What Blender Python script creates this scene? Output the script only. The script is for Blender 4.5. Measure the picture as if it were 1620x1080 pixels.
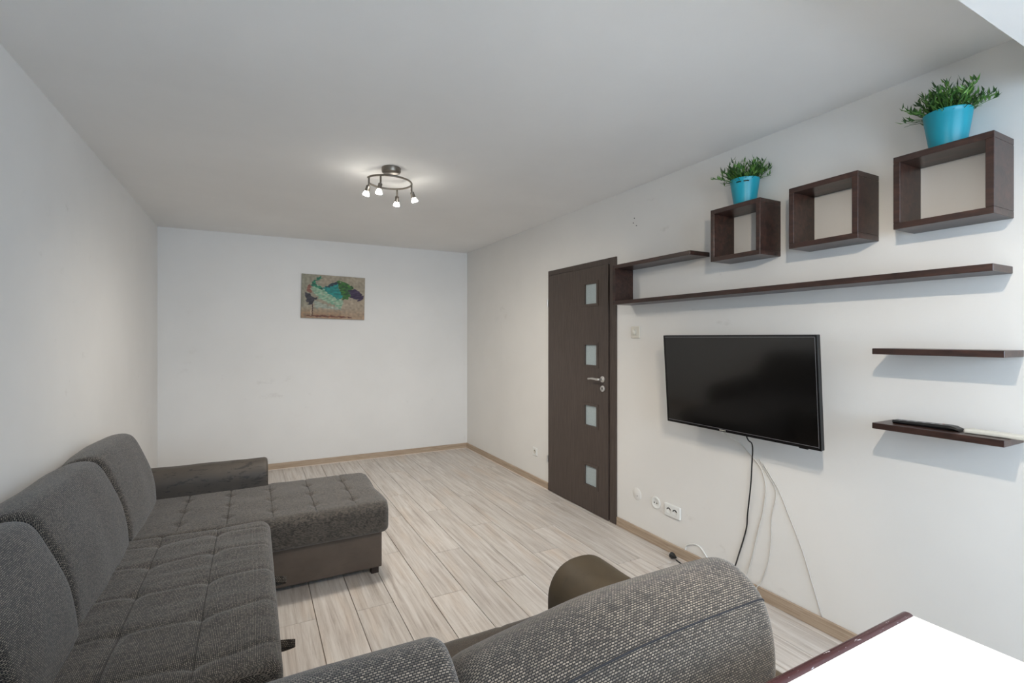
import bpy, bmesh, math, random
from mathutils import Vector, Matrix, noise

for o in list(bpy.data.objects): bpy.data.objects.remove(o)
scene = bpy.context.scene
COL = scene.collection
random.seed(7)
R = math.radians
PI = math.pi

# ------------------------------------------------------------------ camera
HC = 1.4188                      # eye height; the photograph fits f = 775 px on a 1620 px wide frame
cd = bpy.data.cameras.new('camera'); cam = bpy.data.objects.new('camera', cd); COL.objects.link(cam)
cam.location = (0, 0, HC); cam.rotation_euler = (R(90), 0, R(-27.882))
cd.sensor_width = 36; cd.lens = 775.055 / 1620 * 36; cd.shift_y = -6.74 / 1620; cd.clip_start = .02
scene.camera = cam

# ------------------------------------------------------------------ world, daylight, exposure
SKY = (.66, .82, 1.0); SKY_STRENGTH = 14.0
LAMP_W = 32.0                    # watts per bulb, room lamp
TABLE_LAMP_W = 43.0              # watts per bulb, lamp over the table
LAMP_COL = (1.0, .925, .82); TABLE_LAMP_COL = (1.0, .87, .71)
w = bpy.data.worlds.new('overcast_sky'); scene.world = w; w.use_nodes = True
bg = w.node_tree.nodes['Background']; bg.inputs[0].default_value = (*SKY, 1); bg.inputs[1].default_value = SKY_STRENGTH
vs = scene.view_settings
vs.view_transform = 'Standard'; vs.look = 'None'; vs.gamma = 1; vs.exposure = 0.05; vs.use_curve_mapping = False

# room, metres (photo fit): camera stands at x = y = 0
XL, XR, YB, YF, ZC = -.822, 2.440, 5.846, -1.55, 2.5
BEAM_Y, BEAM_Z = .587, 2.30
WX0, WX1, WZ0, WZ1 = .35, 2.25, .85, 2.2       # window opening in the wall behind the camera
pd = bpy.data.lights.new('window_front_offscreen', 'AREA'); pd.shape = 'RECTANGLE'; pd.size = WX1 - WX0; pd.size_y = WZ1 - WZ0
pd.cycles.is_portal = True
po = bpy.data.objects.new('window_front_offscreen', pd); COL.objects.link(po)
po.location = ((WX0 + WX1) / 2, YF - .2, (WZ0 + WZ1) / 2); po.rotation_euler = (R(90), 0, 0)

# ------------------------------------------------------------------ helpers
def lin(c):
    return tuple((v / 255 / 12.92) if v / 255 <= .04045 else ((v / 255 + .055) / 1.055) ** 2.4 for v in c)

class NT:
    def __init__(s, name):
        s.m = bpy.data.materials.new(name); s.m.use_nodes = True; s.t = s.m.node_tree
        s.b = s.t.nodes['Principled BSDF']; s.out = s.t.nodes['Material Output']
    def n(s, kind, **kw):
        x = s.t.nodes.new(kind)
        for k, v in kw.items():
            if k.startswith('i_'):
                key = k[2:]; key = int(key) if key.isdigit() else key.replace('_', ' ')
                s.put(x.inputs[key], v)
            else: setattr(x, k, v)
        return x
    def put(s, sock, v):
        if isinstance(v, bpy.types.NodeSocket): s.t.links.new(v, sock)
        elif isinstance(v, bpy.types.Node): s.t.links.new(v.outputs[0], sock)
        elif isinstance(v, (tuple, list)) and len(v) == 3 and sock.type == 'RGBA': sock.default_value = (*v, 1)
        else: sock.default_value = v
    def set(s, **kw):
        for k, v in kw.items(): s.put(s.b.inputs[k.replace('_', ' ')], v)
        return s.m
    def math(s, op, a, b=0.0, c=None):
        x = s.n('ShaderNodeMath', operation=op); s.put(x.inputs[0], a); s.put(x.inputs[1], b)
        if c is not None: s.put(x.inputs[2], c)
        return x.outputs[0]
    def coord(s, which='Object'): return s.n('ShaderNodeTexCoord').outputs[which]
    def mapping(s, v, scale=(1, 1, 1), loc=(0, 0, 0), rot=(0, 0, 0)):
        x = s.n('ShaderNodeMapping'); s.put(x.inputs[0], v); x.inputs[1].default_value = loc
        x.inputs[2].default_value = rot; x.inputs[3].default_value = scale; return x.outputs[0]
    def noise(s, v, scale, detail=4, rough=.55, dist=0):
        x = s.n('ShaderNodeTexNoise'); s.put(x.inputs['Vector'], v); x.inputs['Scale'].default_value = scale
        x.inputs['Detail'].default_value = detail; x.inputs['Roughness'].default_value = rough
        x.inputs['Distortion'].default_value = dist; return x.outputs['Fac']
    def ramp(s, fac, stops):
        x = s.n('ShaderNodeValToRGB'); s.put(x.inputs[0], fac); e = x.color_ramp.elements
        while len(e) < len(stops): e.new(.5)
        for i, (p, c) in enumerate(stops):
            e[i].position = p; e[i].color = (*c, 1) if len(c) == 3 else c
        return x.outputs[0]
    def mix(s, fac, a, b, blend='MIX'):
        x = s.n('ShaderNodeMix', data_type='RGBA', blend_type=blend)
        s.put(x.inputs[0], fac); s.put(x.inputs[6], a); s.put(x.inputs[7], b); return x.outputs[2]
    def bump(s, h, strength=.3, dist=.002):
        x = s.n('ShaderNodeBump'); x.inputs['Strength'].default_value = strength; x.inputs['Distance'].default_value = dist
        s.put(x.inputs['Height'], h); s.put(s.b.inputs['Normal'], x.outputs[0])

def plain(name, rgb, rough=.5, metal=0, **kw):
    t = NT(name); return t.set(Base_Color=lin(rgb), Roughness=rough, Metallic=metal, **kw)

# ------------------------------------------------------------------ materials
def m_wall(name, rgb, seed, stain=.0):
    t = NT(name); c = t.coord()
    a = t.noise(t.mapping(c, loc=(seed, seed, 0)), 1.3, 5)
    col = t.mix(t.ramp(a, [(.35, (0, 0, 0)), (.7, (1, 1, 1))]), lin(rgb), lin(tuple(v * .975 for v in rgb)))
    if stain:
        s1 = t.noise(t.mapping(c, loc=(seed * 2, 3, 1), scale=(1, 1, 1.6)), 5.5, 6, .65)
        s2 = t.noise(t.mapping(c, loc=(seed * 3, 5, 2)), .9, 2)
        k = t.math('MULTIPLY', t.ramp(s1, [(.62, (0, 0, 0)), (.74, (1, 1, 1))]), t.ramp(s2, [(.5, (0, 0, 0)), (.62, (1, 1, 1))]))
        col = t.mix(t.math('MULTIPLY', k, stain), col, lin((150, 143, 132)))
    t.bump(t.noise(c, 170, 3), .12, .0015)
    return t.set(Base_Color=col, Roughness=.85)
M = {}
M['wall_left'] = m_wall('wall_paint_left', (229, 228, 226), 1.0, .25)
M['wall_back'] = m_wall('wall_paint_back', (229, 228, 226), 4.0, .16)
M['wall_right'] = m_wall('wall_paint_right', (229, 227, 223), 8.0, .3)
M['ceiling'] = m_wall('ceiling_paint', (235, 234, 232), 11.0)

def m_plank():
    t = NT('whitewashed_laminate'); c = t.coord()
    rnd = t.n('ShaderNodeObjectInfo').outputs['Random']
    off = t.n('ShaderNodeCombineXYZ'); t.put(off.inputs[0], t.math('MULTIPLY', rnd, 37.0)); t.put(off.inputs[1], t.math('MULTIPLY', rnd, 91.0))
    v = t.n('ShaderNodeVectorMath', operation='ADD'); t.put(v.inputs[0], c); t.put(v.inputs[1], off.outputs[0]); v = v.outputs[0]
    g1 = t.noise(t.mapping(v, (26, 1.3, 1)), 1.6, 7, .62, .55)
    g2 = t.noise(t.mapping(v, (95, 2.4, 1)), 1.5, 5, .6, .3)
    g3 = t.noise(t.mapping(v, (6, 1.1, 1)), 1.4, 3)
    base = t.ramp(g1, [(.27, lin((158, 148, 139))), (.42, lin((190, 182, 175))), (.56, lin((206, 200, 194))), (.75, lin((219, 215, 211)))])
    streak = t.ramp(g2, [(.30, (1, 1, 1)), (.45, (0, 0, 0))])
    base = t.mix(t.math('MULTIPLY', streak, .38), base, lin((132, 119, 107)))
    base = t.mix(t.math('MULTIPLY', t.ramp(g3, [(.52, (0, 0, 0)), (.75, (1, 1, 1))]), .3), base, lin((206, 180, 154)))
    # fine saw marks across the grain
    x = t.noise(t.mapping(v, (3, 70, 1)), 1.3, 3)
    base = t.mix(t.math('MULTIPLY', t.ramp(x, [(.6, (0, 0, 0)), (.72, (1, 1, 1))]), .18), base, lin((224, 218, 210)))
    base = t.mix(1, base, t.ramp(rnd, [(0, (.90, .90, .90)), (1, (1.04, 1.04, 1.04))]), 'MULTIPLY')
    t.bump(g2, .10, .001)
    return t.set(Base_Color=base, Roughness=.42)
M['plank'] = m_plank()
M['joint'] = plain('fibreboard_core', (124, 104, 84), .85)

def m_oak():
    t = NT('oak_skirting'); c = t.coord()
    g = t.noise(t.mapping(c, (1.5, 1.5, 45)), 2.2, 6, .6, .8)
    return t.set(Base_Color=t.ramp(g, [(.3, lin((146, 126, 106))), (.5, lin((172, 152, 131))), (.72, lin((188, 171, 150)))]), Roughness=.45)
M['oak'] = m_oak()
M['sealant'] = plain('white_sealant', (226, 214, 202), .6)

def m_mahogany(name, a, b, c3, rough=.32):
    t = NT(name); c = t.coord()
    rnd = t.n('ShaderNodeObjectInfo').outputs['Random']
    g = t.noise(t.mapping(c, (20, 3, 20), rot=(0, 0, 0)), 1.7, 6, .6, .7)
    k = t.noise(t.mapping(c, (9, 5, 3)), 3.0, 3)
    col = t.ramp(g, [(.3, lin(a)), (.52, lin(b)), (.74, lin(c3))])
    col = t.mix(t.math('MULTIPLY', t.ramp(k, [(.6, (0, 0, 0)), (.72, (1, 1, 1))]), .55), col, lin(tuple(v * .6 for v in a)))
    t.bump(g, .12, .001)
    return t.set(Base_Color=col, Roughness=rough)
M['mahogany'] = m_mahogany('stained_mahogany', (35, 23, 20), (58, 39, 33), (80, 53, 44))

def m_door():
    t = NT('wenge_laminate'); c = t.coord()
    g = t.noise(t.mapping(c, (90, 90, 3.2)), 2.0, 6, .65, .3)
    h = t.noise(t.mapping(c, (240, 240, 30)), 1.5, 2)
    col = t.ramp(g, [(.3, lin((58, 48, 43))), (.5, lin((72, 61, 55))), (.72, lin((86, 75, 68)))])
    t.bump(h, .15, .0008)
    return t.set(Base_Color=col, Roughness=.48)
M['door'] = m_door()

def m_frosted():
    t = NT('frosted_glass'); c = t.coord()
    g = t.noise(c, 220, 3)
    t.bump(g, .35, .001)
    return t.set(Base_Color=t.ramp(g, [(.35, lin((150, 164, 168))), (.65, lin((176, 188, 190)))]), Roughness=.28, Coat_Weight=.3)
M['frosted'] = m_frosted()
M['nickel'] = plain('satin_nickel', (222, 220, 217), .38, 1)
M['dark_nickel'] = plain('brushed_nickel', (128, 121, 112), .36, 1)
M['black'] = plain('black_plastic', (18, 18, 19), .42)
M['black_gloss'] = plain('black_gloss_bezel', (14, 14, 16), .18)
M['white_plastic'] = plain('white_plastic', (228, 229, 226), .32)
M['ivory_plastic'] = plain('ivory_plastic', (214, 210, 198), .4)
M['hole_shade'] = plain('painted_hole_shade', (20, 20, 20), .9)  # dark pieces standing for openings; their black is partly painted shade
M['grey_line'] = plain('silver_bezel_line', (150, 150, 155), .35, .6)
M['screen'] = plain('tv_screen_glass', (8, 8, 9), .12, Specular_IOR_Level=.85)
M['white_cable'] = plain('white_cable', (198, 194, 186), .5)
M['painted_cable'] = plain('painted_cable', (197, 193, 186), .7)
M['button'] = plain('grey_rubber_button', (150, 150, 150), .6)
M['button_red'] = plain('red_rubber_button', (160, 60, 50), .6)

def m_fabric(name, light, mid, dark, bw=.78, rh=.46, mort=.10, bias=0.0, rough=.95, sheen=.25):
    t = NT(name); uv = t.coord('UV')
    warp = t.noise(uv, 60, 2)
    v = t.n('ShaderNodeVectorMath', operation='ADD'); t.put(v.inputs[0], uv)
    sc = t.n('ShaderNodeVectorMath', operation='SCALE'); t.put(sc.inputs[0], t.n('ShaderNodeTexNoise', i_Vector=uv, i_Scale=90.0).outputs['Color']); sc.inputs['Scale'].default_value = .0012
    t.put(v.inputs[1], sc.outputs[0])
    br = t.n('ShaderNodeTexBrick', offset=.5, squash=1.0)
    t.put(br.inputs['Vector'], v.outputs[0]); br.inputs['Scale'].default_value = 100
    t.put(br.inputs['Color1'], lin(light)); t.put(br.inputs['Color2'], lin(mid)); t.put(br.inputs['Mortar'], lin(dark))
    br.inputs['Mortar Size'].default_value = mort; br.inputs['Mortar Smooth'].default_value = .35; br.inputs['Bias'].default_value = bias
    br.inputs['Brick Width'].default_value = bw; br.inputs['Row Height'].default_value = rh
    fine = t.noise(t.mapping(uv, (1, 1, 1)), 420, 2)
    col = t.mix(.35, br.outputs['Color'], t.ramp(fine, [(.3, lin(dark)), (.7, lin(light))]), 'OVERLAY')
    big = t.noise(uv, 5, 4)
    col = t.mix(1, col, t.ramp(big, [(.3, (.86, .86, .86)), (.7, (1.06, 1.05, 1.04))]), 'MULTIPLY')
    t.bump(t.math('SUBTRACT', 1.0, br.outputs['Fac']), .55, .0016)
    return t.set(Base_Color=col, Roughness=rough, Sheen_Weight=sheen, Sheen_Roughness=.5)
M['fabric'] = m_fabric('tweed_upholstery', (158, 149, 137), (78, 72, 66), (26, 25, 26), .80, .48, .13)
M['fabric_brown'] = m_fabric('brown_seat_fabric', (112, 99, 84), (80, 70, 60), (42, 37, 33), .42, .3, .06)
M['stitch'] = plain('seam_stitch', (58, 54, 50), .9)
M['piping'] = plain('seam_piping', (34, 35, 40), .9)

def m_leather(name, rgb, worn, amount):
    t = NT(name); c = t.coord()
    n1 = t.noise(c, 9, 5); n2 = t.noise(t.mapping(c, (1, 3, 3)), 11, 6, .7, .6); n3 = t.noise(c, 320, 2)
    col = t.mix(t.ramp(n1, [(.35, (0, 0, 0)), (.7, (1, 1, 1))]), lin(rgb), lin(tuple(v * 1.13 for v in rgb)))
    col = t.mix(t.math('MULTIPLY', t.ramp(n2, [(.56, (0, 0, 0)), (.62, (1, 1, 1))]), amount), col, lin(worn))
    t.bump(n3, .2, .0008)
    return t.set(Base_Color=col, Roughness=t.ramp(n1, [(.3, (.52,) * 3), (.7, (.66,) * 3)]))
M['leather'] = m_leather('brown_leatherette', (84, 74, 66), (70, 62, 56), .2)
M['leather_olive'] = m_leather('olive_leatherette', (72, 62, 47), (60, 52, 40), .35)
M['leather_peeling'] = m_leather('peeling_leatherette', (66, 60, 54), (30, 28, 28), .75)
M['dark_leg'] = plain('dark_wood_leg', (40, 30, 27), .5)
M['pot'] = plain('turquoise_pot', (6, 146, 166), .38)
M['soil'] = plain('dark_soil', (40, 32, 26), .95)
def m_leaf():
    t = NT('leaf_green'); r = t.n('ShaderNodeNewGeometry').outputs['Random Per Island']
    return t.set(Base_Color=t.ramp(r, [(0, lin((28, 58, 22))), (.5, lin((52, 98, 34))), (1, lin((104, 146, 62)))]), Roughness=.5)
M['leaf'] = m_leaf()
def m_emit(name, rgb, s):
    t = NT(name); return t.set(Base_Color=rgb, Emission_Color=rgb, Emission_Strength=s, Roughness=.3)
M['bulb'] = m_emit('lit_halogen_bulb', (1, .95, .86), 30.0)
M['table_white'] = plain('white_laminate', (238, 239, 237), .3)
def m_edge():
    t = NT('chipped_brown_edging'); c = t.coord()
    n = t.noise(t.mapping(c, (6, 30, 30)), 5, 6, .7)
    col = t.mix(t.ramp(n, [(.62, (0, 0, 0)), (.66, (1, 1, 1))]), lin((66, 42, 44)), lin((190, 190, 198)))
    return t.set(Base_Color=col, Roughness=.25)
M['edging'] = m_edge()
M['white_frame'] = plain('white_window_frame', (232, 233, 234), .4)
def m_pane():
    t = NT('clear_window_glass'); tr = t.n('ShaderNodeBsdfTransparent'); gl = t.n('ShaderNodeBsdfGlossy', i_Roughness=.02)
    mx = t.n('ShaderNodeMixShader', i_0=.06); t.put(mx.inputs[1], tr.outputs[0]); t.put(mx.inputs[2], gl.outputs[0])
    t.put(t.out.inputs[0], mx.outputs[0]); return t.m
M['pane'] = m_pane()
def m_print():
    t = NT('canvas_print'); a = t.n('ShaderNodeVertexColor', layer_name='print'); c = t.coord()
    t.bump(t.noise(c, 300, 2), .2, .0006)
    return t.set(Base_Color=a.outputs[0], Roughness=.6)
M['print'] = m_print()
M['canvas_edge'] = plain('canvas_edge', (150, 138, 120), .8)

# ------------------------------------------------------------------ object helpers
def root_loc(p):
    while p.parent: p = p.parent
    return Vector(p.location)
def tag(o, label=None, cat=None, group=None, kind=None):
    if label: o['label'] = label
    if cat: o['category'] = cat
    if group: o['group'] = group
    if kind: o['kind'] = kind
    return o
def thing(name, loc, label=None, cat=None, group=None, kind=None):
    o = bpy.data.objects.new(name, None); COL.objects.link(o); o.location = loc; o.empty_display_size = .1
    return tag(o, label, cat, group, kind)
def obj(name, bm, mat, parent=None, smooth=False, origin=None, bevel=0, seg=2):
    """links a bmesh (world coordinates) as one mesh; children are stored relative to their thing's base"""
    if bevel:
        bmesh.ops.bevel(bm, geom=[e for e in bm.edges], offset=bevel, segments=seg, profile=.5, affect='EDGES', clamp_overlap=True)
    me = bpy.data.meshes.new(name); bm.to_mesh(me); bm.free()
    o = bpy.data.objects.new(name, me); COL.objects.link(o)
    mats = mat if isinstance(mat, (list, tuple)) else [mat]
    for m in mats: me.materials.append(m)
    if smooth:
        for p in me.polygons: p.use_smooth = True
        if smooth != True:
            me.set_sharp_from_angle(angle=R(smooth))
    if parent:
        o.parent = parent; me.transform(Matrix.Translation(-root_loc(parent)))
    elif origin is not None:
        me.transform(Matrix.Translation(-Vector(origin))); o.location = origin
    return o
def box(x0, x1, y0, y1, z0, z1, bm=None):
    bm = bm or bmesh.new()
    v = [bm.verts.new((x, y, z)) for x in (x0, x1) for y in (y0, y1) for z in (z0, z1)]
    for f in ((0, 1, 3, 2), (4, 6, 7, 5), (0, 4, 5, 1), (2, 3, 7, 6), (0, 2, 6, 4), (1, 5, 7, 3)): bm.faces.new([v[i] for i in f])
    return bm
def tube(path, r, n=8, bm=None, caps=True):
    bm = bm or bmesh.new(); path = [Vector(p) for p in path]; rings = []; up = None
    for i, p in enumerate(path):
        d = (path[min(i + 1, len(path) - 1)] - path[max(i - 1, 0)]).normalized()
        if up is None: up = d.orthogonal().normalized()
        up = (up - d * up.dot(d)).normalized(); s = d.cross(up); rr = r[i] if isinstance(r, (list, tuple)) else r
        rings.append([bm.verts.new(p + (up * math.cos(a) + s * math.sin(a)) * rr) for a in (2 * PI * k / n for k in range(n))])
    for a, b in zip(rings, rings[1:]):
        for k in range(n): bm.faces.new((a[k], a[(k + 1) % n], b[(k + 1) % n], b[k]))
    if caps: bm.faces.new(rings[0][::-1]); bm.faces.new(rings[-1])
    return bm
def lathe(prof, c, axis=(0, 0, 1), n=24, bm=None):
    """prof: (radius, height) pairs, turned about the axis through c"""
    bm = bm or bmesh.new(); q = Vector((0, 0, 1)).rotation_difference(Vector(axis).normalized()); rings = []
    for r, h in prof:
        rings.append([bm.verts.new(Vector(c) + q @ Vector((r * math.cos(2 * PI * k / n), r * math.sin(2 * PI * k / n), h))) for k in range(n)])
    for a, b in zip(rings, rings[1:]):
        for k in range(n): bm.faces.new((a[k], a[(k + 1) % n], b[(k + 1) % n], b[k]))
    if prof[0][0] > 0: bm.faces.new(rings[0][::-1])
    if prof[-1][0] > 0: bm.faces.new(rings[-1])
    bmesh.ops.remove_doubles(bm, verts=bm.verts, dist=1e-6)
    return bm
def spline(pts, per=10, closed=False):
    P = [Vector(p) for p in pts]; n = len(P); out = []
    for i in range(n if closed else n - 1):
        g = lambda k: P[k % n] if closed else P[max(0, min(n - 1, k))]
        a, b, c, d = g(i - 1), g(i), g(i + 1), g(i + 2)
        for k in range(per):
            t = k / per
            out.append(.5 * ((2 * b) + (c - a) * t + (2 * a - 5 * b + 4 * c - d) * t * t + (3 * b - a - 3 * c + d) * t ** 3))
    if not closed: out.append(P[-1])
    return out
def resample(pts, n):
    P = [Vector(p) for p in pts]; P.append(P[0].copy()); L = [0]
    for a, b in zip(P, P[1:]): L.append(L[-1] + (b - a).length)
    out = []; j = 0
    for k in range(n):
        s = L[-1] * k / n
        while L[j + 1] < s: j += 1
        out.append(P[j].lerp(P[j + 1], (s - L[j]) / max(1e-9, L[j + 1] - L[j])))
    return out, L[-1]
def rrect(a0, a1, b0, b1, r):
    """rounded rectangle outline, r = radii of (a0b0, a1b0, a1b1, a0b1)"""
    if not isinstance(r, (tuple, list)): r = (r,) * 4
    out = []
    for (ca, cb, s, e, rr) in ((a0 + r[0], b0 + r[0], 180, 270, r[0]), (a1 - r[1], b0 + r[1], 270, 360, r[1]), (a1 - r[2], b1 - r[2], 0, 90, r[2]), (a0 + r[3], b1 - r[3], 90, 180, r[3])):
        for k in range(9):
            t = R(s + (e - s) * k / 8); out.append((ca + rr * math.cos(t), cb + rr * math.sin(t)))
    return out
def loft(outline, l0, l1, axis, n=56, m=24, end=.05, puff=0, amp=0, freq=6, seed=0, fn=None, wedge=None):
    """a padded body: closed outline swept along x or y with rounded ends, UV in metres; fn(point) -> offset"""
    P, per = resample([(a, b, 0) for a, b in outline], n)
    c = sum(P, Vector()) / len(P)
    st = []
    for k in range(7): t = R(90 * k / 6); st.append((l0 + end * (1 - math.cos(t)), end * (1 - math.sin(t))))
    for k in range(1, m): st.append((l0 + end + (l1 - l0 - 2 * end) * k / m, 0))
    for k in range(6, -1, -1): t = R(90 * k / 6); st.append((l1 - end * (1 - math.cos(t)), end * (1 - math.sin(t))))
    bm = bmesh.new(); uvl = bm.loops.layers.uv.new('UVMap'); rings = []
    for l, ins in st:
        ring = []; tt = (l - l0) / (l1 - l0); pf = puff * (4 * tt * (1 - tt)) ** .6 if 0 < tt < 1 else 0
        for p in P:
            d = p - c; ln = d.length; q = c + d * (max(.05, 1 - ins / ln) + pf / ln)
            v = Vector((q.x, l, q.y)) if axis == 'y' else Vector((l, q.x, q.y))
            if amp:
                out = Vector((d.x, 0, d.y)) if axis == 'y' else Vector((0, d.x, d.y))
                v += out.normalized() * amp * noise.noise(v * freq + Vector((seed, seed * 2, 0)))
            if fn: v += fn(v)
            ring.append(bm.verts.new(v))
        rings.append(ring)
    for i in range(len(rings) - 1):
        for k in range(n):
            k2 = (k + 1) % n; f = bm.faces.new((rings[i][k], rings[i][k2], rings[i + 1][k2], rings[i + 1][k]))
            for lp, (ii, kk) in zip(f.loops, ((i, k), (i, k + 1), (i + 1, k + 1), (i + 1, k))):
                lp[uvl].uv = (st[ii][0], per * kk / n)
    for ring, fl in ((rings[0], True), (rings[-1], False)):
        f = bm.faces.new(ring[::-1] if fl else ring)
        for lp in f.loops: lp[uvl].uv = (lp.vert.co.y if axis == 'x' else lp.vert.co.x, lp.vert.co.z)
    bmesh.ops.recalc_face_normals(bm, faces=bm.faces)
    lines = lambda k: [r[k].co.copy() for r in rings]
    loft.rings = [[v.co.copy() for v in r] for r in rings]
    return bm
def copy_tree(o, parent=None):
    c = o.copy(); COL.objects.link(c); c.parent = parent
    for ch in list(o.children): copy_tree(ch, c)
    return c

# ------------------------------------------------------------------ setting: shell
T = .2
floor = tag(obj('floor', box(XL - T, XR + T, YF - T, YB + T, -.12, -.010), M['joint']), kind='structure',
            label='floor of whitewashed wood-look planks laid lengthwise')
tag(obj('ceiling', box(XL - T, XR + T, YF - T, YB + T, ZC, ZC + .15), M['ceiling']), kind='structure')
tag(obj('wall_left', box(XL - T, XL, YF - T, YB + T, -.01, ZC), M['wall_left']), kind='structure')
tag(obj('wall_back', box(XL, XR, YB, YB + T, -.01, ZC), M['wall_back']), kind='structure')
wr = tag(obj('wall_right', box(XR, XR + T, YF - T, YB + T, -.01, ZC), M['wall_right']), kind='structure')
bm = box(XL, WX0, YF - T, YF, -.01, ZC); box(WX1, XR, YF - T, YF, -.01, ZC, bm); box(WX0, WX1, YF - T, YF, -.01, WZ0, bm); box(WX0, WX1, YF - T, YF, WZ1, ZC, bm)
tag(obj('wall_front', bm, M['wall_left']), kind='structure')
tag(obj('trim_1', box(XL, XR, YF, BEAM_Y, BEAM_Z, ZC), M['ceiling']), kind='structure', label='lowered ceiling strip over the window end of the room')
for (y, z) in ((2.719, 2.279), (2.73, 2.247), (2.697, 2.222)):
    obj('screw_hole_shade', lathe([(.0045, 0), (.0045, .0006)], (XR, y, z), (-1, 0, 0), 10), M['hole_shade'], wr)

# planks, each its own piece; joints measured in the photograph
PW, PX0, PLEN = .192, .283 - .192 * 6, 1.29
joint = {5: 2.646, 6: 3.30, 7: 2.62, 8: 3.22, 9: 2.565, 10: 3.083, 11: 2.555, 12: 3.40, 13: 2.78, 14: 3.125, 15: 2.40, 16: 3.55}
plank_mesh = {}
def plank(x0, x1, y0, y1):
    x0 = max(x0, XL + .004); x1 = min(x1, XR - .004); y0 = max(y0, YF + .004); y1 = min(y1, YB - .004)
    if x1 - x0 < .01 or y1 - y0 < .02: return
    key = (round(x1 - x0, 3), round(y1 - y0, 3)); g = .0015
    if key not in plank_mesh:
        wx, wy = key[0] / 2 - g, key[1] / 2 - g; b = .0011
        bm = bmesh.new()
        lo = [bm.verts.new((sx * wx, sy * wy, z)) for z in (-.010, -b) for sx, sy in ((-1, -1), (1, -1), (1, 1), (-1, 1))]
        top = [bm.verts.new((sx * (wx - b), sy * (wy - b), 0)) for sx, sy in ((-1, -1), (1, -1), (1, 1), (-1, 1))]
        for k in range(4):
            k2 = (k + 1) % 4
            bm.faces.new((lo[k], lo[k2], lo[4 + k2], lo[4 + k])); bm.faces.new((lo[4 + k], lo[4 + k2], top[k2], top[k]))
        bm.faces.new(top); bm.faces.new(lo[3::-1])
        me = bpy.data.meshes.new('plank'); bm.to_mesh(me); bm.free(); me.materials.append(M['plank']); plank_mesh[key] = me
    o = bpy.data.objects.new('plank', plank_mesh[key]); COL.objects.link(o)
    o.location = ((x0 + x1) / 2, (y0 + y1) / 2, 0); o.parent = floor
for r in range(18):
    j = joint.get(r, 2.1 + ((r * 5) % 7) * .19) - 4 * PLEN
    while j < YB:
        plank(PX0 + r * PW, PX0 + (r + 1) * PW, j, j + PLEN); j += PLEN

# skirting boards
BH, BT = .0637, .014
def skirting(name, x0, x1, y0, y1, seal):
    o = tag(obj(name, box(x0, x1, y0, y1, 0, BH), M['oak'], bevel=.002, seg=1), kind='structure')
    obj('sealant_strip', box(*seal, 0, .0045), M['sealant'], o)
    return o
skirting('baseboard_back', XL, XR, YB - BT, YB, (XL, XR - BT, YB - BT - .006, YB - BT))
skirting('baseboard_right', XR - BT, XR, 3.875, YB - BT, (XR - BT - .006, XR - BT, 3.875, YB - BT))
skirting('baseboard_right', XR - BT, XR, YF, 2.902, (XR - BT - .002, XR - BT, 2.899, 2.902))
skirting('baseboard_left', XL, XL + BT, YF, YB - BT, (XL + BT, XL + BT + .004, YF, YB - BT))

# door in the right wall
DY0, DY1, DZ = 2.908, 3.868, 2.03
door = thing('door_1', (XR, (DY0 + DY1) / 2, 0), 'dark wenge door with four small square frosted panes', kind='structure')
bm = box(XR - .012, XR, DY0, DY0 + .072, 0, DZ); box(XR - .012, XR, DY1 - .016, DY1, 0, DZ, bm); box(XR - .012, XR, DY0 + .072, DY1 - .016, DZ - .042, DZ, bm)
obj('door_frame', bm, M['door'], door)
obj('frame_rebate', box(XR - .002, XR - .0005, DY0 + .072, DY0 + .082, 0, DZ - .042), M['door'], door)
LY0, LY1, LZ = DY0 + .082, DY1 - .017, DZ - .046
PY0, PY1 = 3.112, 3.310; PZ = [(.195, .393), (.681, .885), (1.172, 1.378), (1.668, 1.872)]
LX0, LX1 = XR - .020, XR - .001
bm = box(LX0, LX1, LY0, PY0, .006, LZ); box(LX0, LX1, PY1, LY1, .006, LZ, bm)
zs = [.006] + [z for p in PZ for z in p] + [LZ]
for k in range(0, len(zs), 2): box(LX0, LX1, PY0, PY1, zs[k], zs[k + 1], bm)
bmesh.ops.remove_doubles(bm, verts=bm.verts, dist=1e-5)
leaf = obj('door_leaf', bm, M['door'], door)
for z0, z1 in PZ:
    b = .022; bm = bmesh.new()
    for a in ((PY0, PY0 + b, z0, z1), (PY1 - b, PY1, z0, z1), (PY0 + b, PY1 - b, z0, z0 + b), (PY0 + b, PY1 - b, z1 - b, z1)):
        box(XR - .0235, XR - .004, *a, bm)
    obj('glazing_bead', bm, M['door'], leaf)
    obj('glass_pane', box(XR - .010, XR - .005, PY0 + b, PY1 - b, z0 + b, z1 - b), M['frosted'], leaf)
hy = 3.055
h = obj('handle', lathe([(.025, 0), (.025, .006), (.022, .009), (.010, .010), (.010, .042)], (LX0, hy, 1.09), (-1, 0, 0), 24), M['nickel'], leaf, 40)
obj('lever', tube(spline([(LX0 - .042, hy - .006, 1.09), (LX0 - .044, hy + .03, 1.09), (LX0 - .046, hy + .08, 1.092), (LX0 - .046, hy + .128, 1.087)], 6), [.010] * 7 + [.009] * 6 + [.008] * 6, 12), M['nickel'], leaf, True)
obj('key_plate', lathe([(.025, 0), (.025, .005), (.022, .008), (0, .008)], (LX0, hy, 1.016), (-1, 0, 0), 24), M['nickel'], leaf, 40)
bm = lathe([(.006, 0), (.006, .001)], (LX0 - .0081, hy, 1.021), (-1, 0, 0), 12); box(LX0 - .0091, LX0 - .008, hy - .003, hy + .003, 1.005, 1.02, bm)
obj('keyhole_shade', bm, M['hole_shade'], leaf)
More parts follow.
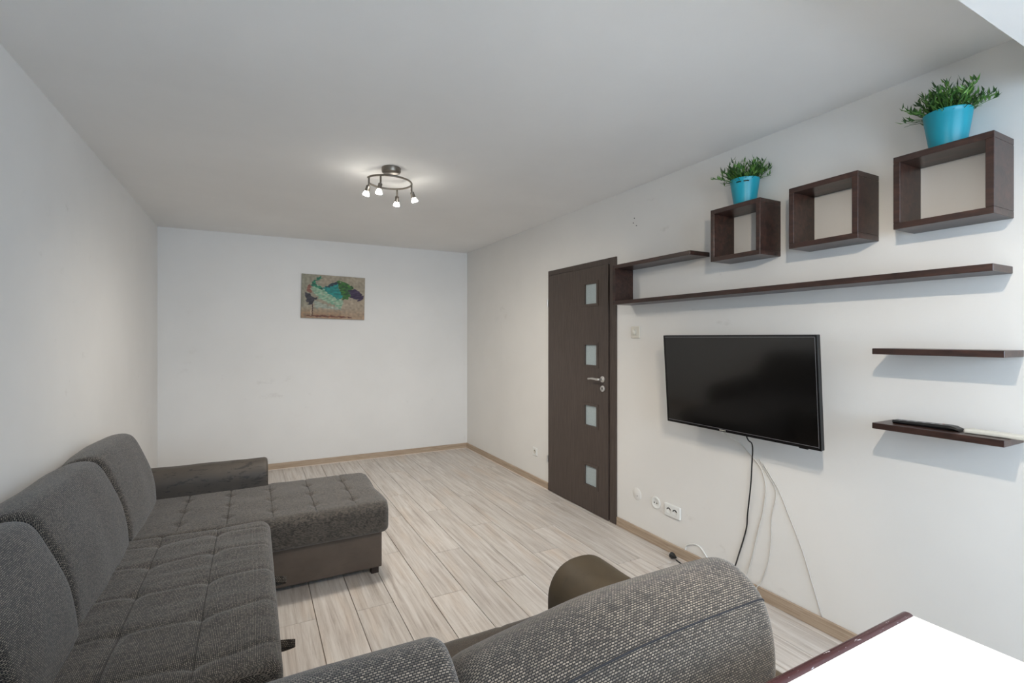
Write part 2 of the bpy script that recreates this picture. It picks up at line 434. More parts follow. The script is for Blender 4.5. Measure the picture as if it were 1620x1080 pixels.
for z in (.295, 1.735):
    obj('hinge', tube([(XR - .024, DY1 - .008, z - .032), (XR - .024, DY1 - .008, z + .032)], .007, 10), M['nickel'], door, 40)

# window behind the camera
win = thing('window_1', ((WX0 + WX1) / 2, YF, WZ0), 'white framed window', kind='structure')
bm = bmesh.new(); f = .06; xm = (WX0 + WX1) / 2
for a in ((WX0, WX0 + f, WZ0, WZ1), (WX1 - f, WX1, WZ0, WZ1), (WX0 + f, WX1 - f, WZ0, WZ0 + f), (WX0 + f, WX1 - f, WZ1 - f, WZ1), (xm - .05, xm + .05, WZ0 + f, WZ1 - f)):
    box(a[0], a[1], YF - .13, YF - .07, a[2], a[3], bm)
obj('window_frame', bm, M['white_frame'], win)
for a, b in ((WX0 + f, xm - .05), (xm + .05, WX1 - f)):
    obj('window_pane', box(a, b, YF - .104, YF - .098, WZ0 + f, WZ1 - f), M['pane'], win)
obj('window_sill', box(WX0 - .05, WX1 + .05, YF - .07, YF + .12, WZ0 - .03, WZ0), M['white_frame'], win)

# ------------------------------------------------------------------ corner sofa along the left wall
sofa = thing('corner_sofa', (-.35, 2.7, 0), 'dark grey tweed corner sofa with long chaise, pushed against the white wall', 'sofa')
SY0 = 1.60
obj('sofa_base', box(-.80, .055, SY0 + .01, 2.94, .07, .285), M['leather'], sofa, bevel=.012)
def groove(d, w): return math.exp(-(d / w) ** 2)
def seat_fn(p):
    if p.z < .36: return Vector()
    f = 0
    for gx in (-.385, -.155): f += .007 * groove(p.x - gx, .010)
    for k, gy in enumerate((1.72, 2.0, 2.28, 2.56, 2.80)):
        f += .0035 * groove(p.y - gy - .05 * (p.x + .3) - .012 * math.sin(p.x * 14 + k), .010)
        for gx in (-.385, -.155): f += .010 * groove(math.hypot(p.x - gx, p.y - gy - .05 * (gx + .3)), .035)
    f += .004 * noise.noise(Vector((p.x * 3, p.y * 8, 1.0))) + .0025 * noise.noise(Vector((p.x * 4 + 4, p.y * 17, 3.0)))
    return Vector((0, 0, -f))
seat = obj('seat_cushion', loft(rrect(-.70, .082, .27, .455, (.03, .04, .05, .03)), SY0, 2.915, 'y', 250, 150, .045, fn=seat_fn), M['fabric'], sofa, True)
def stitch(parent, fn, pts, z):
    q = []
    for x, y in pts:
        p = Vector((x, y, z)); q.append(p + fn(p) + Vector((0, 0, .0006)))
    obj('seam', tube(q, .0010, 5), M['stitch'], parent, True)
for gx in (-.385, -.155): stitch(seat, seat_fn, [(gx, SY0 + .06 + k * .012) for k in range(104)], .455)
def lid_fn(p):
    f = 0
    if p.z > .36:
        for gx in (-.34, -.12, .10, .32, .54):
            f += .004 * groove(p.x - gx, .009)
            for gy in (3.09, 3.30, 3.51): f += .012 * groove(math.hypot(p.x - gx, p.y - gy), .026)
        f += .004 * noise.noise(Vector((p.x * 6, p.y * 6, 7.0)))
    return Vector((0, 0, -f))
lid = obj('chaise_cushion', loft(rrect(2.925, 3.705, .258, .435, (.03, .03, .05, .055)), -.70, .725, 'x', 160, 190, .05, puff=.006, fn=lid_fn), M['fabric'], sofa, True)
for gx in (-.34, -.12, .10, .32, .54): stitch(lid, lid_fn, [(gx, 2.985 + k * .012) for k in range(54)], .4412)
obj('chaise_base', box(-.80, .69, 2.985, 3.62, .035, .27), M['leather'], sofa, bevel=.006)
for x, y in ((.65, 3.01), (.65, 3.56), (-.1, 3.01), (-.74, 3.56), (.0, SY0 + .06), (-.74, SY0 + .06), (-.74, 2.8)):
    obj('leg', box(x - .022, x + .022, y - .022, y + .022, 0, .08 if y < 2.9 else .045), M['dark_leg'], sofa, bevel=.003)
def back_prof(dx=0, dz=0):
    return [tuple(p[:2]) for p in spline([(-.530 + dx, .425, 0), (-.517 + dx, .50, 0), (-.538 + dx, .62, 0), (-.580 + dx, .745 + dz, 0), (-.616 + dx, .822 + dz, 0), (-.650 + dx, .850 + dz, 0), (-.70 + dx, .852 + dz, 0), (-.750, .836 + dz, 0), (-.782, .80 + dz, 0), (-.786, .62, 0), (-.782, .43, 0), (-.66, .415, 0)], 8, True)]
def add_piping(name, k, parent, r=.0028):
    obj(name, tube([q[k] for q in loft.rings], r, 6, caps=True), M['piping'], parent, True)
for k, (y0, y1, dx, dz) in enumerate(((2.925, 3.615, 0, 0), (2.115, 2.885, .0, .0), (SY0 + .01, 2.085, .012, -.008))):
    c = obj('back_cushion', loft(back_prof(dx, dz), y0, y1, 'y', 72, 28, .034, puff=.013, amp=.007, freq=5, seed=k * 3), M['fabric'], sofa, True)
obj('armrest', loft(rrect(3.625, 3.855, .03, .598, (.02, .02, .10, .10)), -.80, .09, 'x', 64, 16, .022, amp=.003, freq=9), M['leather_peeling'], sofa, True)
obj('back_panel', box(-.818, -.80, SY0, 3.85, .05, .66), M['leather'], sofa)
for y in (2.50, 1.965):
    pth = spline([(.07, y - .008, .315), (.105, y - .012, .31), (.135, y - .002, .298), (.136, y + .010, .288), (.11, y + .012, .283), (.07, y + .006, .285)], 5)
    bm = bmesh.new(); uvl = bm.loops.layers.uv.new('UVMap'); rows = []
    for p in pth: rows.append([bm.verts.new((p.x, p.y, p.z + s)) for s in (-.014, .014)])
    for i in range(len(rows) - 1):
        fc = bm.faces.new((rows[i][0], rows[i][1], rows[i + 1][1], rows[i + 1][0]))
        for lp, uvv in zip(fc.loops, ((i * .008, 0), (i * .008, .022), (i * .008 + .008, .022), (i * .008 + .008, 0))): lp[uvl].uv = uvv
    bmesh.ops.solidify(bm, geom=bm.faces[:], thickness=.003)
    obj('pull_strap', bm, M['fabric'], sofa, True)

# ------------------------------------------------------------------ two-seat sofa with its back to the camera
two = thing('two_seat_sofa', (.25, 1.12, 0), 'grey tweed two-seat sofa seen from behind, backed up to the white table', 'sofa')
obj('sofa_base', box(-.70, 1.19, .70, 1.49, .06, .285), M['leather_olive'], two, bevel=.012)
def tseat_fn(p):
    if p.z < .36: return Vector()
    f = .004 * noise.noise(Vector((p.x * 8, p.y * 8, 2.0)))
    for gx in (-.25, -.05, .15, .35, .55, .75): f += .004 * groove(p.x - gx, .008)
    return Vector((0, 0, -f))
obj('seat_cushion', loft(rrect(.90, 1.535, .27, .432, (.03, .05, .05, .03)), -.46, .958, 'x', 90, 70, .03, fn=tseat_fn), M['fabric_brown'], two, True)
def arm(x0, x1): return loft(rrect(x0, x1, .04, .602, (.02, .02, .125, .125)), .735, 1.525, 'y', 72, 18, .03, amp=.003, freq=7)
obj('armrest', arm(.944, 1.222), M['leather_olive'], two, True)
obj('armrest', arm(-.735, -.46), M['leather_olive'], two, True)
obj('back_panel', box(-.68, 1.18, .672, .735, .06, .60), M['leather_olive'], two, bevel=.01)
for x in (-.66, 1.15):
    for y in (.74, 1.45): obj('leg', box(x - .025, x + .025, y - .025, y + .025, 0, .065), M['dark_leg'], two, bevel=.003)
def tback(dy, dz):
    return [tuple(p[:2]) for p in spline([(1.075 + dy, .43, 0), (1.085 + dy, .56, 0), (1.045 + dy, .70, 0), (.975 + dy, .785 + dz, 0), (.895 + dy, .828 + dz, 0), (.825 + dy, .812 + dz, 0), (.773 + dy, .768 + dz, 0), (.742 + dy, .68, 0), (.738, .56, 0), (.742, .43, 0), (.90, .42, 0)], 8, True)]
def back_cushion(x0, x1, dy, dz, seed, end, fn=None):
    prof = tback(dy, dz); bm = loft(prof, x0, x1, 'x', 72, 36, end, puff=.004, amp=.005, freq=4.5, seed=seed, fn=fn)
    rings = loft.rings; mid = rings[-12]
    k = min(range(len(mid)), key=lambda i: (mid[i].y - (.773 + dy)) ** 2 + (mid[i].z - (.772 + dz)) ** 2)
    c = obj('back_cushion', bm, M['fabric'], two, True)
    obj('piping', tube([r[k] for r in rings[2:-2]], .0024, 6), M['piping'], c, True)
def slump(p):      # the worn left shoulder of the cushion sags
    k = max(0, (.88 - p.x) / .5); return Vector((0, .01 * k * k, -.058 * k * k * max(0, (p.z - .45) / .38)))
back_cushion(.345, 1.140, 0, .004, 2, .055, slump)
back_cushion(-.455, .352, .062, -.026, 9, .03)

# ------------------------------------------------------------------ white table, bottom right of the view
TX0, TX1, TY0, TY1, TZ = .50, 1.404, -.75, .614, .75
tb = thing('dining_table', ((TX0 + TX1) / 2, (TY0 + TY1) / 2, 0), 'white table with a chipped brown edge strip, behind the two-seat sofa', 'table')
obj('table_top', box(TX0, TX1, TY0, TY1 - .024, TZ - .026, TZ), M['table_white'], tb, bevel=.0015, seg=1)
bm = loft(rrect(TY1 - .027, TY1, TZ - .030, TZ + .004, (.006, .012, .013, .010)), TX0, TX1 + .003, 'x', 40, 10, .008)
obj('edge_strip', bm, M['edging'], tb, True)
bm = box(TX0 + .06, TX1 - .06, TY1 - .09, TY1 - .07, TZ - .11, TZ - .026); box(TX0 + .06, TX1 - .06, TY0 + .07, TY0 + .09, TZ - .11, TZ - .026, bm)
box(TX0 + .06, TX0 + .08, TY0 + .09, TY1 - .09, TZ - .11, TZ - .026, bm); box(TX1 - .08, TX1 - .06, TY0 + .09, TY1 - .09, TZ - .11, TZ - .026, bm)
obj('apron', bm, M['table_white'], tb)
for x in (TX0 + .065, TX1 - .065):
    for y in (TY0 + .075, TY1 - .095): obj('leg', box(x - .024, x + .024, y - .024, y + .024, 0, TZ - .026), M['table_white'], tb, bevel=.003)

# ------------------------------------------------------------------ shelves on the right wall
SX = XR - .168
cube = thing('cube_shelf', (XR, 1.759, 1.84), 'small mahogany cube shelf holding the slotted turquoise pot', 'shelf', 'open cube shelves on the wall')
b = .024; y0, y1, z0, z1 = 1.607, 1.911, 1.841, 2.129
for a in ((y0, y1, z1 - b, z1), (y0, y1, z0, z0 + b), (y0, y0 + b, z0 + b, z1 - b), (y1 - b, y1, z0 + b, z1 - b)):
    obj('board', box(SX, XR, *a), M['mahogany'], cube, bevel=.0015, seg=1)
for yy, z, lab in ((1.3045, 1.8405, 'empty mahogany cube shelf hanging between the two cube shelves with pots'), (.871, 1.849, 'mahogany cube shelf holding the plain turquoise pot')):
    c = copy_tree(cube); c.location = (XR, yy, z); c['label'] = lab
ls = thing('wall_shelf', (XR, 1.74, 1.65), 'long mahogany wall shelf turned up at the door end into a short upper board', 'shelf')
for a in ((.722, 2.757, 1.650, 1.676), (2.732, 2.757, 1.676, 1.905), (2.057, 2.757, 1.905, 1.931)):
    obj('board', box(SX, XR, *a), M['mahogany'], ls, bevel=.0015, seg=1)
def small_shelf(z, lab):
    s = thing('wall_shelf', (XR, .896, z), lab, 'shelf', 'small board shelves on the wall')
    obj('board', box(SX, XR, .693, 1.099, z, z + .024), M['mahogany'], s, bevel=.0015, seg=1)
    return s
small_shelf(1.3485, 'small bare mahogany board shelf above the shelf with remotes')
small_shelf(1.041, 'small mahogany board shelf carrying two remote controls')

# remotes
def remote(y0, y1, x, z, body, lab, curved):
    o = thing('remote_control', (x, (y0 + y1) / 2, z), lab, 'remote control')
    if curved:
        bm = bmesh.new(); n = 14; rows = []
        for k in range(n + 1):
            t = k / n; yy = y1 + (y0 - y1) * t; hh = .013 + .006 * t; w = .024 - .003 * math.sin(PI * t)
            if t > .9: hh *= 1 - (t - .9) * 5.5
            zb = z + .0005
            rows.append([bm.verts.new((x + sx * w * q, yy, zz)) for sx, q, zz in ((-1, .75, zb), (-1, 1, zb + hh * .5), (-1, .85, zb + hh), (1, .85, zb + hh), (1, 1, zb + hh * .5), (1, .75, zb))])
        for a, c in zip(rows, rows[1:]):
            for k in range(6): bm.faces.new((a[k], a[(k + 1) % 6], c[(k + 1) % 6], c[k]))
        bm.faces.new(rows[0][::-1]); bm.faces.new(rows[-1])
        bmesh.ops.recalc_face_normals(bm, faces=bm.faces)
        obj('body', bm, body, o, 50)
    else:
        obj('body', box(x - .022, x + .022, y0, y1, z + .0005, z + .016), body, o, bevel=.005)
    for i in range(3):
        for k in range(6):
            yy = y1 - .02 - k * (y1 - y0 - .05) / 6; zt = z + .0005 + ((.013 + .006 * ((y1 - yy) / (y1 - y0))) if curved else .0155)
            obj('button', lathe([(.0042, 0), (.0042, .0014), (0, .0018)], (x - .012 + i * .012, yy, zt - .0006), (0, 0, 1), 8), M['button_red'] if (i == 2 and k == 5 and curved) else M['button'] if curved else M['ivory_plastic'], o)
remote(.838, 1.052, 2.352, 1.065, M['black'], 'black remote control on the lower board shelf', True)
remote(.655, .822, 2.345, 1.065, M['ivory_plastic'], 'white remote control on the lower board shelf', False)

# ------------------------------------------------------------------ potted plants
def potted_plant(y, z, x, lab, slots, seed, lean):
    rnd = random.Random(seed)
    o = thing('potted_plant', (x, y, z), lab, 'plant', 'turquoise potted plants on the cube shelves')
    H = .140
    pb = lathe([(.054, .0), (.0545, .002), (.0709, H - .026), (.0718, H - .019), (.0735, H - .006), (.075, H - .003), (.0745, H), (.072, H), (.0705, H - .008), (.0698, H - .019), (.0692, H - .026), (.069, H - .03), (0, H - .03)], (x, y, z), (0, 0, 1), 80)
    cut = []
    for f in pb.faces:
        c = f.calc_center_median(); az = math.degrees(math.atan2(c.y - y, c.x - x)) % 360
        if H - .0255 < c.z - z < H - .0195 and any(abs((az - a + 180) % 360 - 180) < 11.5 for a in slots): cut.append(f)
    if cut: bmesh.ops.delete(pb, geom=cut, context='FACES')
    obj('pot', pb, M['pot'], o, 40)
    obj('soil', lathe([(.0685, H - .03), (.0685, H - .022), (0, H - .018)], (x, y, z), (0, 0, 1), 20), M['soil'], o)
    bm = bmesh.new()
    def leafq(a, d, ln, wd):
        d = d.normalized(); s = d.cross(Vector((0, 0, 1)))
        s = (s.normalized() if s.length > .05 else Vector((1, 0, 0))); s = (s * math.cos(t2) + d.cross(s) * math.sin(t2)); nn = d.cross(s)
        v = [bm.verts.new(q) for q in (a, a + d * ln * .38 + s * wd + nn * wd * .5, a + d * ln - nn * ln * .08, a + d * ln * .38 - s * wd + nn * wd * .5, a + d * ln * .42)]
        bm.faces.new((v[0], v[1], v[4])); bm.faces.new((v[1], v[2], v[4])); bm.faces.new((v[0], v[4], v[3])); bm.faces.new((v[4], v[2], v[3]))
    for k in range(105):
        az = rnd.uniform(0, 2 * PI); tilt = rnd.uniform(0, 1) ** .7 * R(64); r0 = rnd.uniform(0, .05)
        hgt = rnd.uniform(.085, .128) * (1 + .10 * math.cos(tilt))
        d = Vector((math.cos(az) * math.sin(tilt), math.sin(az) * math.sin(tilt), math.cos(tilt))) + Vector((0, lean * .25, 0))
        base = Vector((x + math.cos(az) * r0, y + math.sin(az) * r0, z + H - .024))
        pts = [base + d * hgt * t + Vector((0, 0, -.035 * t * t * math.sin(tilt))) for t in (0, .35, .7, 1)]
        for q in pts:
            if q.x > XR - .006: q.x = XR - .006
        tube(pts, [.0014, .0012, .001, .0006], 4, bm)
        for j in range(11):
            t = .22 + .78 * j / 10; i = min(2, int(t * 3)); a = pts[i].lerp(pts[i + 1], min(1, t * 3 - i))
            az2 = rnd.uniform(0, 2 * PI); t2 = rnd.uniform(-.9, .9)
            dl = d.normalized() * .75 + Vector((math.cos(az2), math.sin(az2), rnd.uniform(-.1, .5))) * .75
            ln = rnd.uniform(.026, .042) * (1.1 - .25 * t)
            if a.x + dl.normalized().x * ln > XR - .003: continue
            if a.z < z + H + .004: continue
            leafq(a, dl, ln, rnd.uniform(.0032, .0050))
    tag(obj('foliage', bm, M['leaf'], o), kind='stuff')
potted_plant(1.757, 2.129, 2.357, 'leafy green plant in turquoise pot with dark rim slots', (192, 222), 3, .10)
potted_plant(.880, 2.137, 2.357, 'leafy green plant in plain turquoise pot on the cube shelf', (), 5, .35)

# ------------------------------------------------------------------ television
TVY0, TVY1, TVZ0, TVZ1 = 1.311, 2.246, .899, 1.431
tv = thing('television', (2.32, (TVY0 + TVY1) / 2, TVZ0), 'flat black television tilted forward on the white wall', 'television')
tvh = TVZ1 - TVZ0; TOPX, BOTX = 2.250, 2.286
tv.rotation_euler = (0, -math.asin((BOTX - TOPX) / tvh), 0); tv.location.x = BOTX
def tvpart(name, bm, mat, parent, **k):       # built upright with its front at x = 2.32 so that the tilt turns about the lower edge
    return obj(name, bm, mat, parent, **k)
X0 = BOTX
bz = .011
tvpart('casing', box(X0 + .003, X0 + .026, TVY0, TVY1, TVZ0, TVZ1), M['black'], tv, bevel=.002, seg=1)
tvpart('rear_housing', box(X0 + .026, X0 + .060, TVY0 + .16, TVY1 - .16, TVZ0 + .05, TVZ1 - .20), M['black'], tv, bevel=.008)
bm = bmesh.new()
for a in ((TVY0, TVY0 + bz, TVZ0, TVZ1), (TVY1 - bz, TVY1, TVZ0, TVZ1), (TVY0 + bz, TVY1 - bz, TVZ0, TVZ0 + bz + .005), (TVY0 + bz, TVY1 - bz, TVZ1 - bz, TVZ1)): box(X0, X0 + .003, *a, bm)
bezel = tvpart('bezel', bm, M['black_gloss'], tv)
bm = bmesh.new(); e = .0018
for a in ((TVY0 + bz - e, TVY0 + bz, TVZ0 + bz, TVZ1 - bz), (TVY0 + bz, TVY1 - bz, TVZ0 + bz + .005 - e, TVZ0 + bz + .005), (TVY0 + bz, TVY1 - bz, TVZ1 - bz, TVZ1 - bz + e)): box(X0 - .0004, X0, *a, bm)
obj('silver_line', bm, M['grey_line'], bezel)
tvpart('screen', box(X0 + .001, X0 + .003, TVY0 + bz, TVY1 - bz, TVZ0 + bz + .005, TVZ1 - bz), M['screen'], tv)
bm = bmesh.new()
for k in range(6): box(X0 - .0006, X0, 1.822 + k * .007, 1.822 + k * .007 + .0045, TVZ0 + .005, TVZ0 + .010, bm)
obj('maker_mark', bm, M['ivory_plastic'], bezel)
tvpart('standby_lamp', box(X0 + .002, X0 + .012, TVY0 + .065, TVY0 + .105, TVZ0 - .005, TVZ0), M['black_gloss'], tv)
# bracket from the housing to the wall
mt = thing('wall_bracket', (XR, 1.81, 1.15), 'dark steel bracket between the television and the wall', 'bracket')
obj('wall_plate', box(XR - .006, XR, 1.71, 1.92, 1.06, 1.26), M['black'], mt)
for y in (1.76, 1.87): obj('bracket_arm', tube([(XR - .006, y, 1.16), (2.335, y, 1.16)], .011, 8), M['black'], mt)

# ------------------------------------------------------------------ cords
def cord(name, pts, r, mat, lab, cat='cable', group=None, per=8):
    return tag(obj(name, tube(spline(pts, per), r, 7), mat, None, True), lab, cat, group)
cord('black_cable', [(2.330, 1.73, .897), (2.345, 1.727, .868), (2.39, 1.735, .83), (XR - .016, 1.764, .70), (XR - .014, 1.772, .60), (XR - .008, 1.795, .44), (XR - .006, 1.805, .35), (XR - .008, 1.848, .20), (XR - .024, 1.88, .085), (XR - .05, 1.93, .012), (XR - .09, 2.06, .0045), (XR - .075, 2.20, .0045), (XR - .065, 2.262, .006)], .0038, M['black'], 'black cord hanging from the television to the floor')
pl = thing('power_plug', (XR - .06, 2.30, 0), 'black plug lying on the floor by the oak skirting', 'plug')
obj('body', lathe([(.006, 0), (.011, .012), (.019, .03), (.019, .042), (.013, .046), (0, .046)], (XR - .066, 2.262, .020), (.10, 1, .02), 16), M['black'], pl, 40)
bm = tube([(XR - .058, 2.306, .026), (XR - .056, 2.326, .0265)], .0022, 6); tube([(XR - .064, 2.306, .012), (XR - .062, 2.326, .0125)], .0022, 6, bm)
obj('pin', bm, M['nickel'], pl)
WX = XR - .004
cord('television_cable', [(2.345, 1.90, .897), (2.375, 1.875, .862), (WX, 1.84, .815), (WX, 1.77, .76), (WX, 1.716, .705), (WX, 1.690, .614), (WX, 1.705, .48), (WX, 1.735, .36), (WX, 1.781, .169), (WX - .016, 1.80, .075), (WX - .03, 1.81, .010), (WX - .05, 1.86, .004)], .0034, M['white_cable'], 'thick white cable curving down beside the black cord')
cord('television_cable', [(WX, 1.727, .754), (WX, 1.690, .70), (WX, 1.640, .63), (WX, 1.632, .575), (WX, 1.656, .46), (WX, 1.658, .35), (WX, 1.675, .22), (WX, 1.716, .093), (WX - .016, 1.73, .062), (WX - .02, 1.74, .008)], .0024, M['painted_cable'], 'thin white cable wavering down the wall to the skirting')
cord('television_cable', [(WX, 1.705, .735), (WX, 1.65, .665), (WX, 1.608, .603), (WX, 1.56, .50), (WX, 1.491, .35), (WX, 1.44, .20), (WX, 1.395, .066)], .0024, M['painted_cable'], 'thin white cable running slantwise down to the skirting top')
cord('white_cable', [(WX, 2.243, .064), (WX, 2.236, .092), (WX, 2.207, .113), (WX, 2.165, .128), (WX, 2.125, .125), (WX, 2.09, .098), (WX - .004, 2.05, .066), (WX - .018, 2.02, .05), (WX - .02, 1.99, .006)], .0042, M['white_plastic'], 'white cable looping out above the oak skirting')

# ------------------------------------------------------------------ sockets and switch
def arc(c, r, a0, a1, rad=.0028):
    return tube([(c[0], c[1] + r * math.cos(R(a0 + (a1 - a0) * k / 8)), c[2] + r * math.sin(R(a0 + (a1 - a0) * k / 8))) for k in range(9)], rad, 6)
s = thing('power_socket', (XR, 2.347, .278), 'white double power socket with dark openings', 'socket')
obj('plate', box(XR - .013, XR, 2.279, 2.416, .237, .320), M['white_plastic'], s, bevel=.006, seg=3)
for y in (2.322, 2.375):
    w_ = obj('well', lathe([(.0245, 0), (.0245, .0012), (.021, .0016), (.019, .0004), (0, .0004)], (XR - .013, y, .279), (-1, 0, 0), 24), M['white_plastic'], s, 40)
    obj('opening', arc((XR - .0135, y, .276), .016, 20, 160, .0032), M['hole_shade'], w_)  # dark arc on the surface, painted shade of the openings
s = thing('power_socket', (XR, 2.503, .287), 'round white single socket with two dark holes', 'socket')
obj('plate', lathe([(.042, 0), (.042, .004), (.038, .0065), (.030, .0068), (.028, .0055), (0, .0055)], (XR, 2.503, .287), (-1, 0, 0), 32), M['white_plastic'], s, 40)
for y in (2.491, 2.514): obj('hole_shade', lathe([(.0048, 0), (.0048, .0006), (0, .0006)], (XR - .0056, y, .287), (-1, 0, 0), 12), M['hole_shade'], s)
s = thing('blank_cover', (XR, 2.690, .294), 'round painted-over cover plate near the door frame', 'cover plate')
obj('plate', lathe([(.043, 0), (.043, .0015), (.041, .0028), (0, .003)], (XR, 2.690, .294), (-1, 0, 0), 32), M['wall_right'], s, 40)
obj('screw', lathe([(.003, 0), (.003, .0006), (0, .0006)], (XR - .003, 2.684, .282), (-1, 0, 0), 10), M['dark_nickel'], s)
s = thing('power_socket', (XR, 4.124, .303), 'small white socket on the wall beyond the door', 'socket')
obj('plate', box(XR - .009, XR, 4.085, 4.163, .264, .342), M['white_plastic'], s, bevel=.004)
w_ = obj('well', lathe([(.022, 0), (.022, .001), (.019, .0004), (0, .0004)], (XR - .009, 4.124, .303), (-1, 0, 0), 20), M['ivory_plastic'], s, 40)
obj('opening', arc((XR - .0096, 4.124, .303), .013, 60, 200, .003), M['hole_shade'], w_)  # surface arc, shade of the opening put into its colour
s = thing('dimmer_switch', (XR, 2.699, 1.455), 'ivory square dimmer switch with round knob under the long shelf', 'switch')
obj('plate', box(XR - .010, XR, 2.655, 2.743, 1.413, 1.497), M['ivory_plastic'], s, bevel=.003)
obj('knob', lathe([(.023, 0), (.023, .002), (.019, .003), (.0185, .014), (.016, .016), (0, .016)], (XR - .010, 2.706, 1.455), (-1, 0, 0), 28), M['ivory_plastic'], s, 40)

# ------------------------------------------------------------------ painting on the far wall
def inside(x, y, poly):
    c = False; j = len(poly) - 1
    for i in range(len(poly)):
        xi, yi = poly[i]; xj, yj = poly[j]
        if (yi > y) != (yj > y) and x < (xj - xi) * (y - yi) / (yj - yi) + xi: c = not c
        j = i
    return c
SHAPES = [  # outline in units of the canvas (0..1 across, 0..1 down), colour a, colour b, ragged edge
    ([(.21, .60), (.42, .70), (.60, .74), (.62, .79), (.19, .76)], (176, 180, 164), (150, 158, 144), .02),
    ([(.14, .26), (.24, .22), (.34, .31), (.46, .38), (.60, .50), (.65, .56), (.62, .77), (.52, .70), (.40, .62), (.27, .54), (.18, .42)], (120, 168, 140), (176, 190, 164), .02),
    ([(.13, .27), (.17, .16), (.24, .06), (.36, .04), (.27, .10), (.20, .19), (.24, .24), (.34, .31), (.30, .33), (.20, .29), (.16, .30)], (16, 84, 70), (44, 140, 104), .02),
    ([(.33, .30), (.44, .19), (.55, .13), (.58, .30), (.64, .42), (.62, .54), (.52, .50), (.42, .43)], (10, 118, 116), (22, 146, 138), .025),
    ([(.36, .27), (.44, .19), (.56, .12), (.57, .18), (.46, .24), (.40, .29)], (18, 34, 52), (24, 66, 74), .02),
    ([(.54, .11), (.67, .14), (.79, .20), (.78, .32), (.72, .54), (.65, .54), (.60, .36)], (66, 128, 40), (26, 70, 34), .035),
    ([(.73, .32), (.82, .28), (.93, .35), (.985, .50), (.91, .56), (.84, .50), (.76, .52)], (42, 26, 60), (70, 52, 84), .03),
    ([(.08, .28), (.13, .23), (.15, .42), (.08, .40)], (150, 98, 80), (120, 76, 64), .015),
    ([(.05, .43), (.13, .44), (.18, .52), (.25, .53), (.15, .70), (.10, .69)], (36, 34, 42), (66, 62, 72), .02),
    ([(.145, .70), (.155, .70), (.150, .95), (.140, .95)], (190, 170, 148), (170, 150, 128), .004),
    ([(.165, .68), (.180, .68), (.176, .95), (.166, .95)], (96, 66, 54), (70, 48, 42), .004),
    ([(.05, .935), (.45, .925), (.80, .945), (.80, .962), (.40, .965), (.10, .958)], (96, 52, 40), (120, 70, 50), .012),
]
def paint(s, t):
    g = noise.noise(Vector((s * 7, t * 7, 0))) * .5 + .5; h = noise.noise(Vector((s * 26, t * 20, 5))) * .5 + .5
    c = Vector((150, 140, 122)).lerp(Vector((182, 168, 146)), g)
    c = c.lerp(Vector((124, 132, 116)), max(0, .55 - s * 1.6) * (1 - t * .6) + .22 * max(0, h - .4))
    if t > .74: c = c.lerp(Vector((158, 116, 84)), min(1, (t - .74) * 6) * (.35 + .5 * h))
    if s > .62 and t > .55: c = c.lerp(Vector((178, 158, 136)), .5)
    for poly, a, b, rag in SHAPES:
        ds = noise.noise(Vector((s * 23, t * 23, 9))) * rag * 1.6; dt = noise.noise(Vector((s * 23, t * 23, 17))) * rag * 1.6
        if inside(s + ds, t + dt, poly):
            k = noise.noise(Vector((s * 16 + t * 8, t * 30, 3))) * 1.3 + .5
            c = Vector(a).lerp(Vector(b), max(0, min(1, k)))
    return lin(tuple(max(0, min(255, v * (.76 + .32 * h))) for v in c))
PW_, PH_ = .678, .487
art = thing('canvas_picture', (.8085, YB, 1.868), 'unframed canvas with a teal and green swirl on the far wall', 'picture')
obj('canvas', box(.8085 - PW_ / 2, .8085 + PW_ / 2, YB - .022, YB - .001, 1.868 - PH_ / 2, 1.868 + PH_ / 2), M['canvas_edge'], art, bevel=.002, seg=1)
bm = bmesh.new(); cl = bm.loops.layers.float_color.new('print'); NS, NT_ = 210, 150
grid = [[bm.verts.new((.8085 - PW_ / 2 + .001 + (PW_ - .002) * i / NS, YB - .0225, 1.868 + PH_ / 2 - .001 - (PH_ - .002) * j / NT_)) for i in range(NS + 1)] for j in range(NT_ + 1)]
cols = [[(*paint(i / NS, j / NT_), 1) for i in range(NS + 1)] for j in range(NT_ + 1)]
for j in range(NT_):
    for i in range(NS):
        f = bm.faces.new((grid[j][i], grid[j + 1][i], grid[j + 1][i + 1], grid[j][i + 1]))
        for lp, (a, c) in zip(f.loops, ((j, i), (j + 1, i), (j + 1, i + 1), (j, i + 1))): lp[cl] = cols[a][c]
obj('print', bm, M['print'], art)
art.rotation_euler = (0, R(1.15), 0)

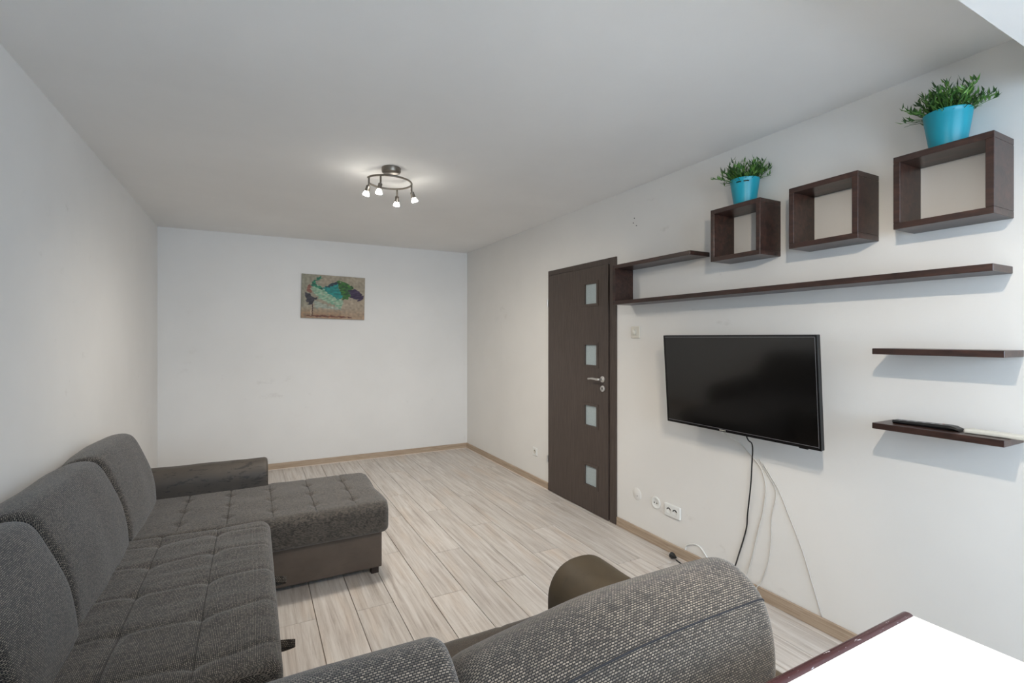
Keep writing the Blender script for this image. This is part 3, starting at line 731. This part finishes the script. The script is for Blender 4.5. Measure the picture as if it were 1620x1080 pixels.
# ------------------------------------------------------------------ ceiling lamps (four spots on an open ring)
def spot_lamp(loc, lab, watts, colour, rot, aims, light='spot_light'):
    o = thing('ceiling_spotlight', loc, lab, 'lamp', 'four-spot ceiling lamps')
    x, y, z = loc; RR = .147
    obj('canopy', lathe([(.060, 0), (.060, -.022), (.056, -.030), (.040, -.033), (0, -.033)], loc, (0, 0, 1), 32), M['dark_nickel'], o, 40)
    cx, cy = x - RR * math.cos(R(rot + 71)), y - RR * math.sin(R(rot + 71))        # the ring passes under the canopy
    pts = [(cx + RR * math.cos(R(rot + a)), cy + RR * math.sin(R(rot + a)), z - .042 - .008 * math.sin(R(a * .58))) for a in range(0, 312, 6)]
    obj('ring', tube(pts, .0065, 10), M['dark_nickel'], o, True)
    for a, (cone, *aim) in zip((45, 6, 225, 160), aims):
        t = R(rot + a); p = Vector((cx + RR * math.cos(t), cy + RR * math.sin(t), z - .046)); d = Vector(aim).normalized()
        j = p + Vector((0, 0, -.043))
        hd = obj('spot_head', tube([p, j, j + d * .02], .006, 8), M['dark_nickel'], o, 40)
        obj('socket_cup', lathe([(.008, 0), (.013, .004), (.013, .028), (.016, .032), (.016, .038), (.012, .040)], j + d * .008, d, 20), M['dark_nickel'], hd, 40)
        b_ = j + d * .045
        obj('bulb', lathe([(.010, 0), (.015, .010), (.021, .024), (.022, .030), (.018, .033), (0, .034)], b_, d, 20), M['bulb'], hd, 50)
        ld = bpy.data.lights.new(light, 'SPOT'); ld.energy = watts; ld.color = colour; ld.shadow_soft_size = .016
        ld.spot_size = R(cone); ld.spot_blend = .8 if cone > 140 else .5
        lo = bpy.data.objects.new(light, ld); COL.objects.link(lo); lo.parent = o
        lo.location = (b_ + d * .040) - Vector(loc); lo.rotation_euler = d.to_track_quat('-Z', 'Y').to_euler()
    return o
spot_lamp((.783, 3.133, ZC), 'four-spot nickel lamp on the main ceiling', LAMP_W, LAMP_COL, 190, ((150, -.15, .1, -1), (155, -.2, .5, -1), (155, .1, .6, -1), (150, .4, .2, -1)))
spot_lamp((.937, .515, BEAM_Z), 'four-spot nickel lamp under the lowered ceiling strip above the white table', TABLE_LAMP_W, TABLE_LAMP_COL, 10, ((138, .50, .60, -1.15), (90, -.2, -.3, -1), (100, -.3, -.5, -1), (72, .34, .85, -.95)), 'table_lamp_spot_offscreen')
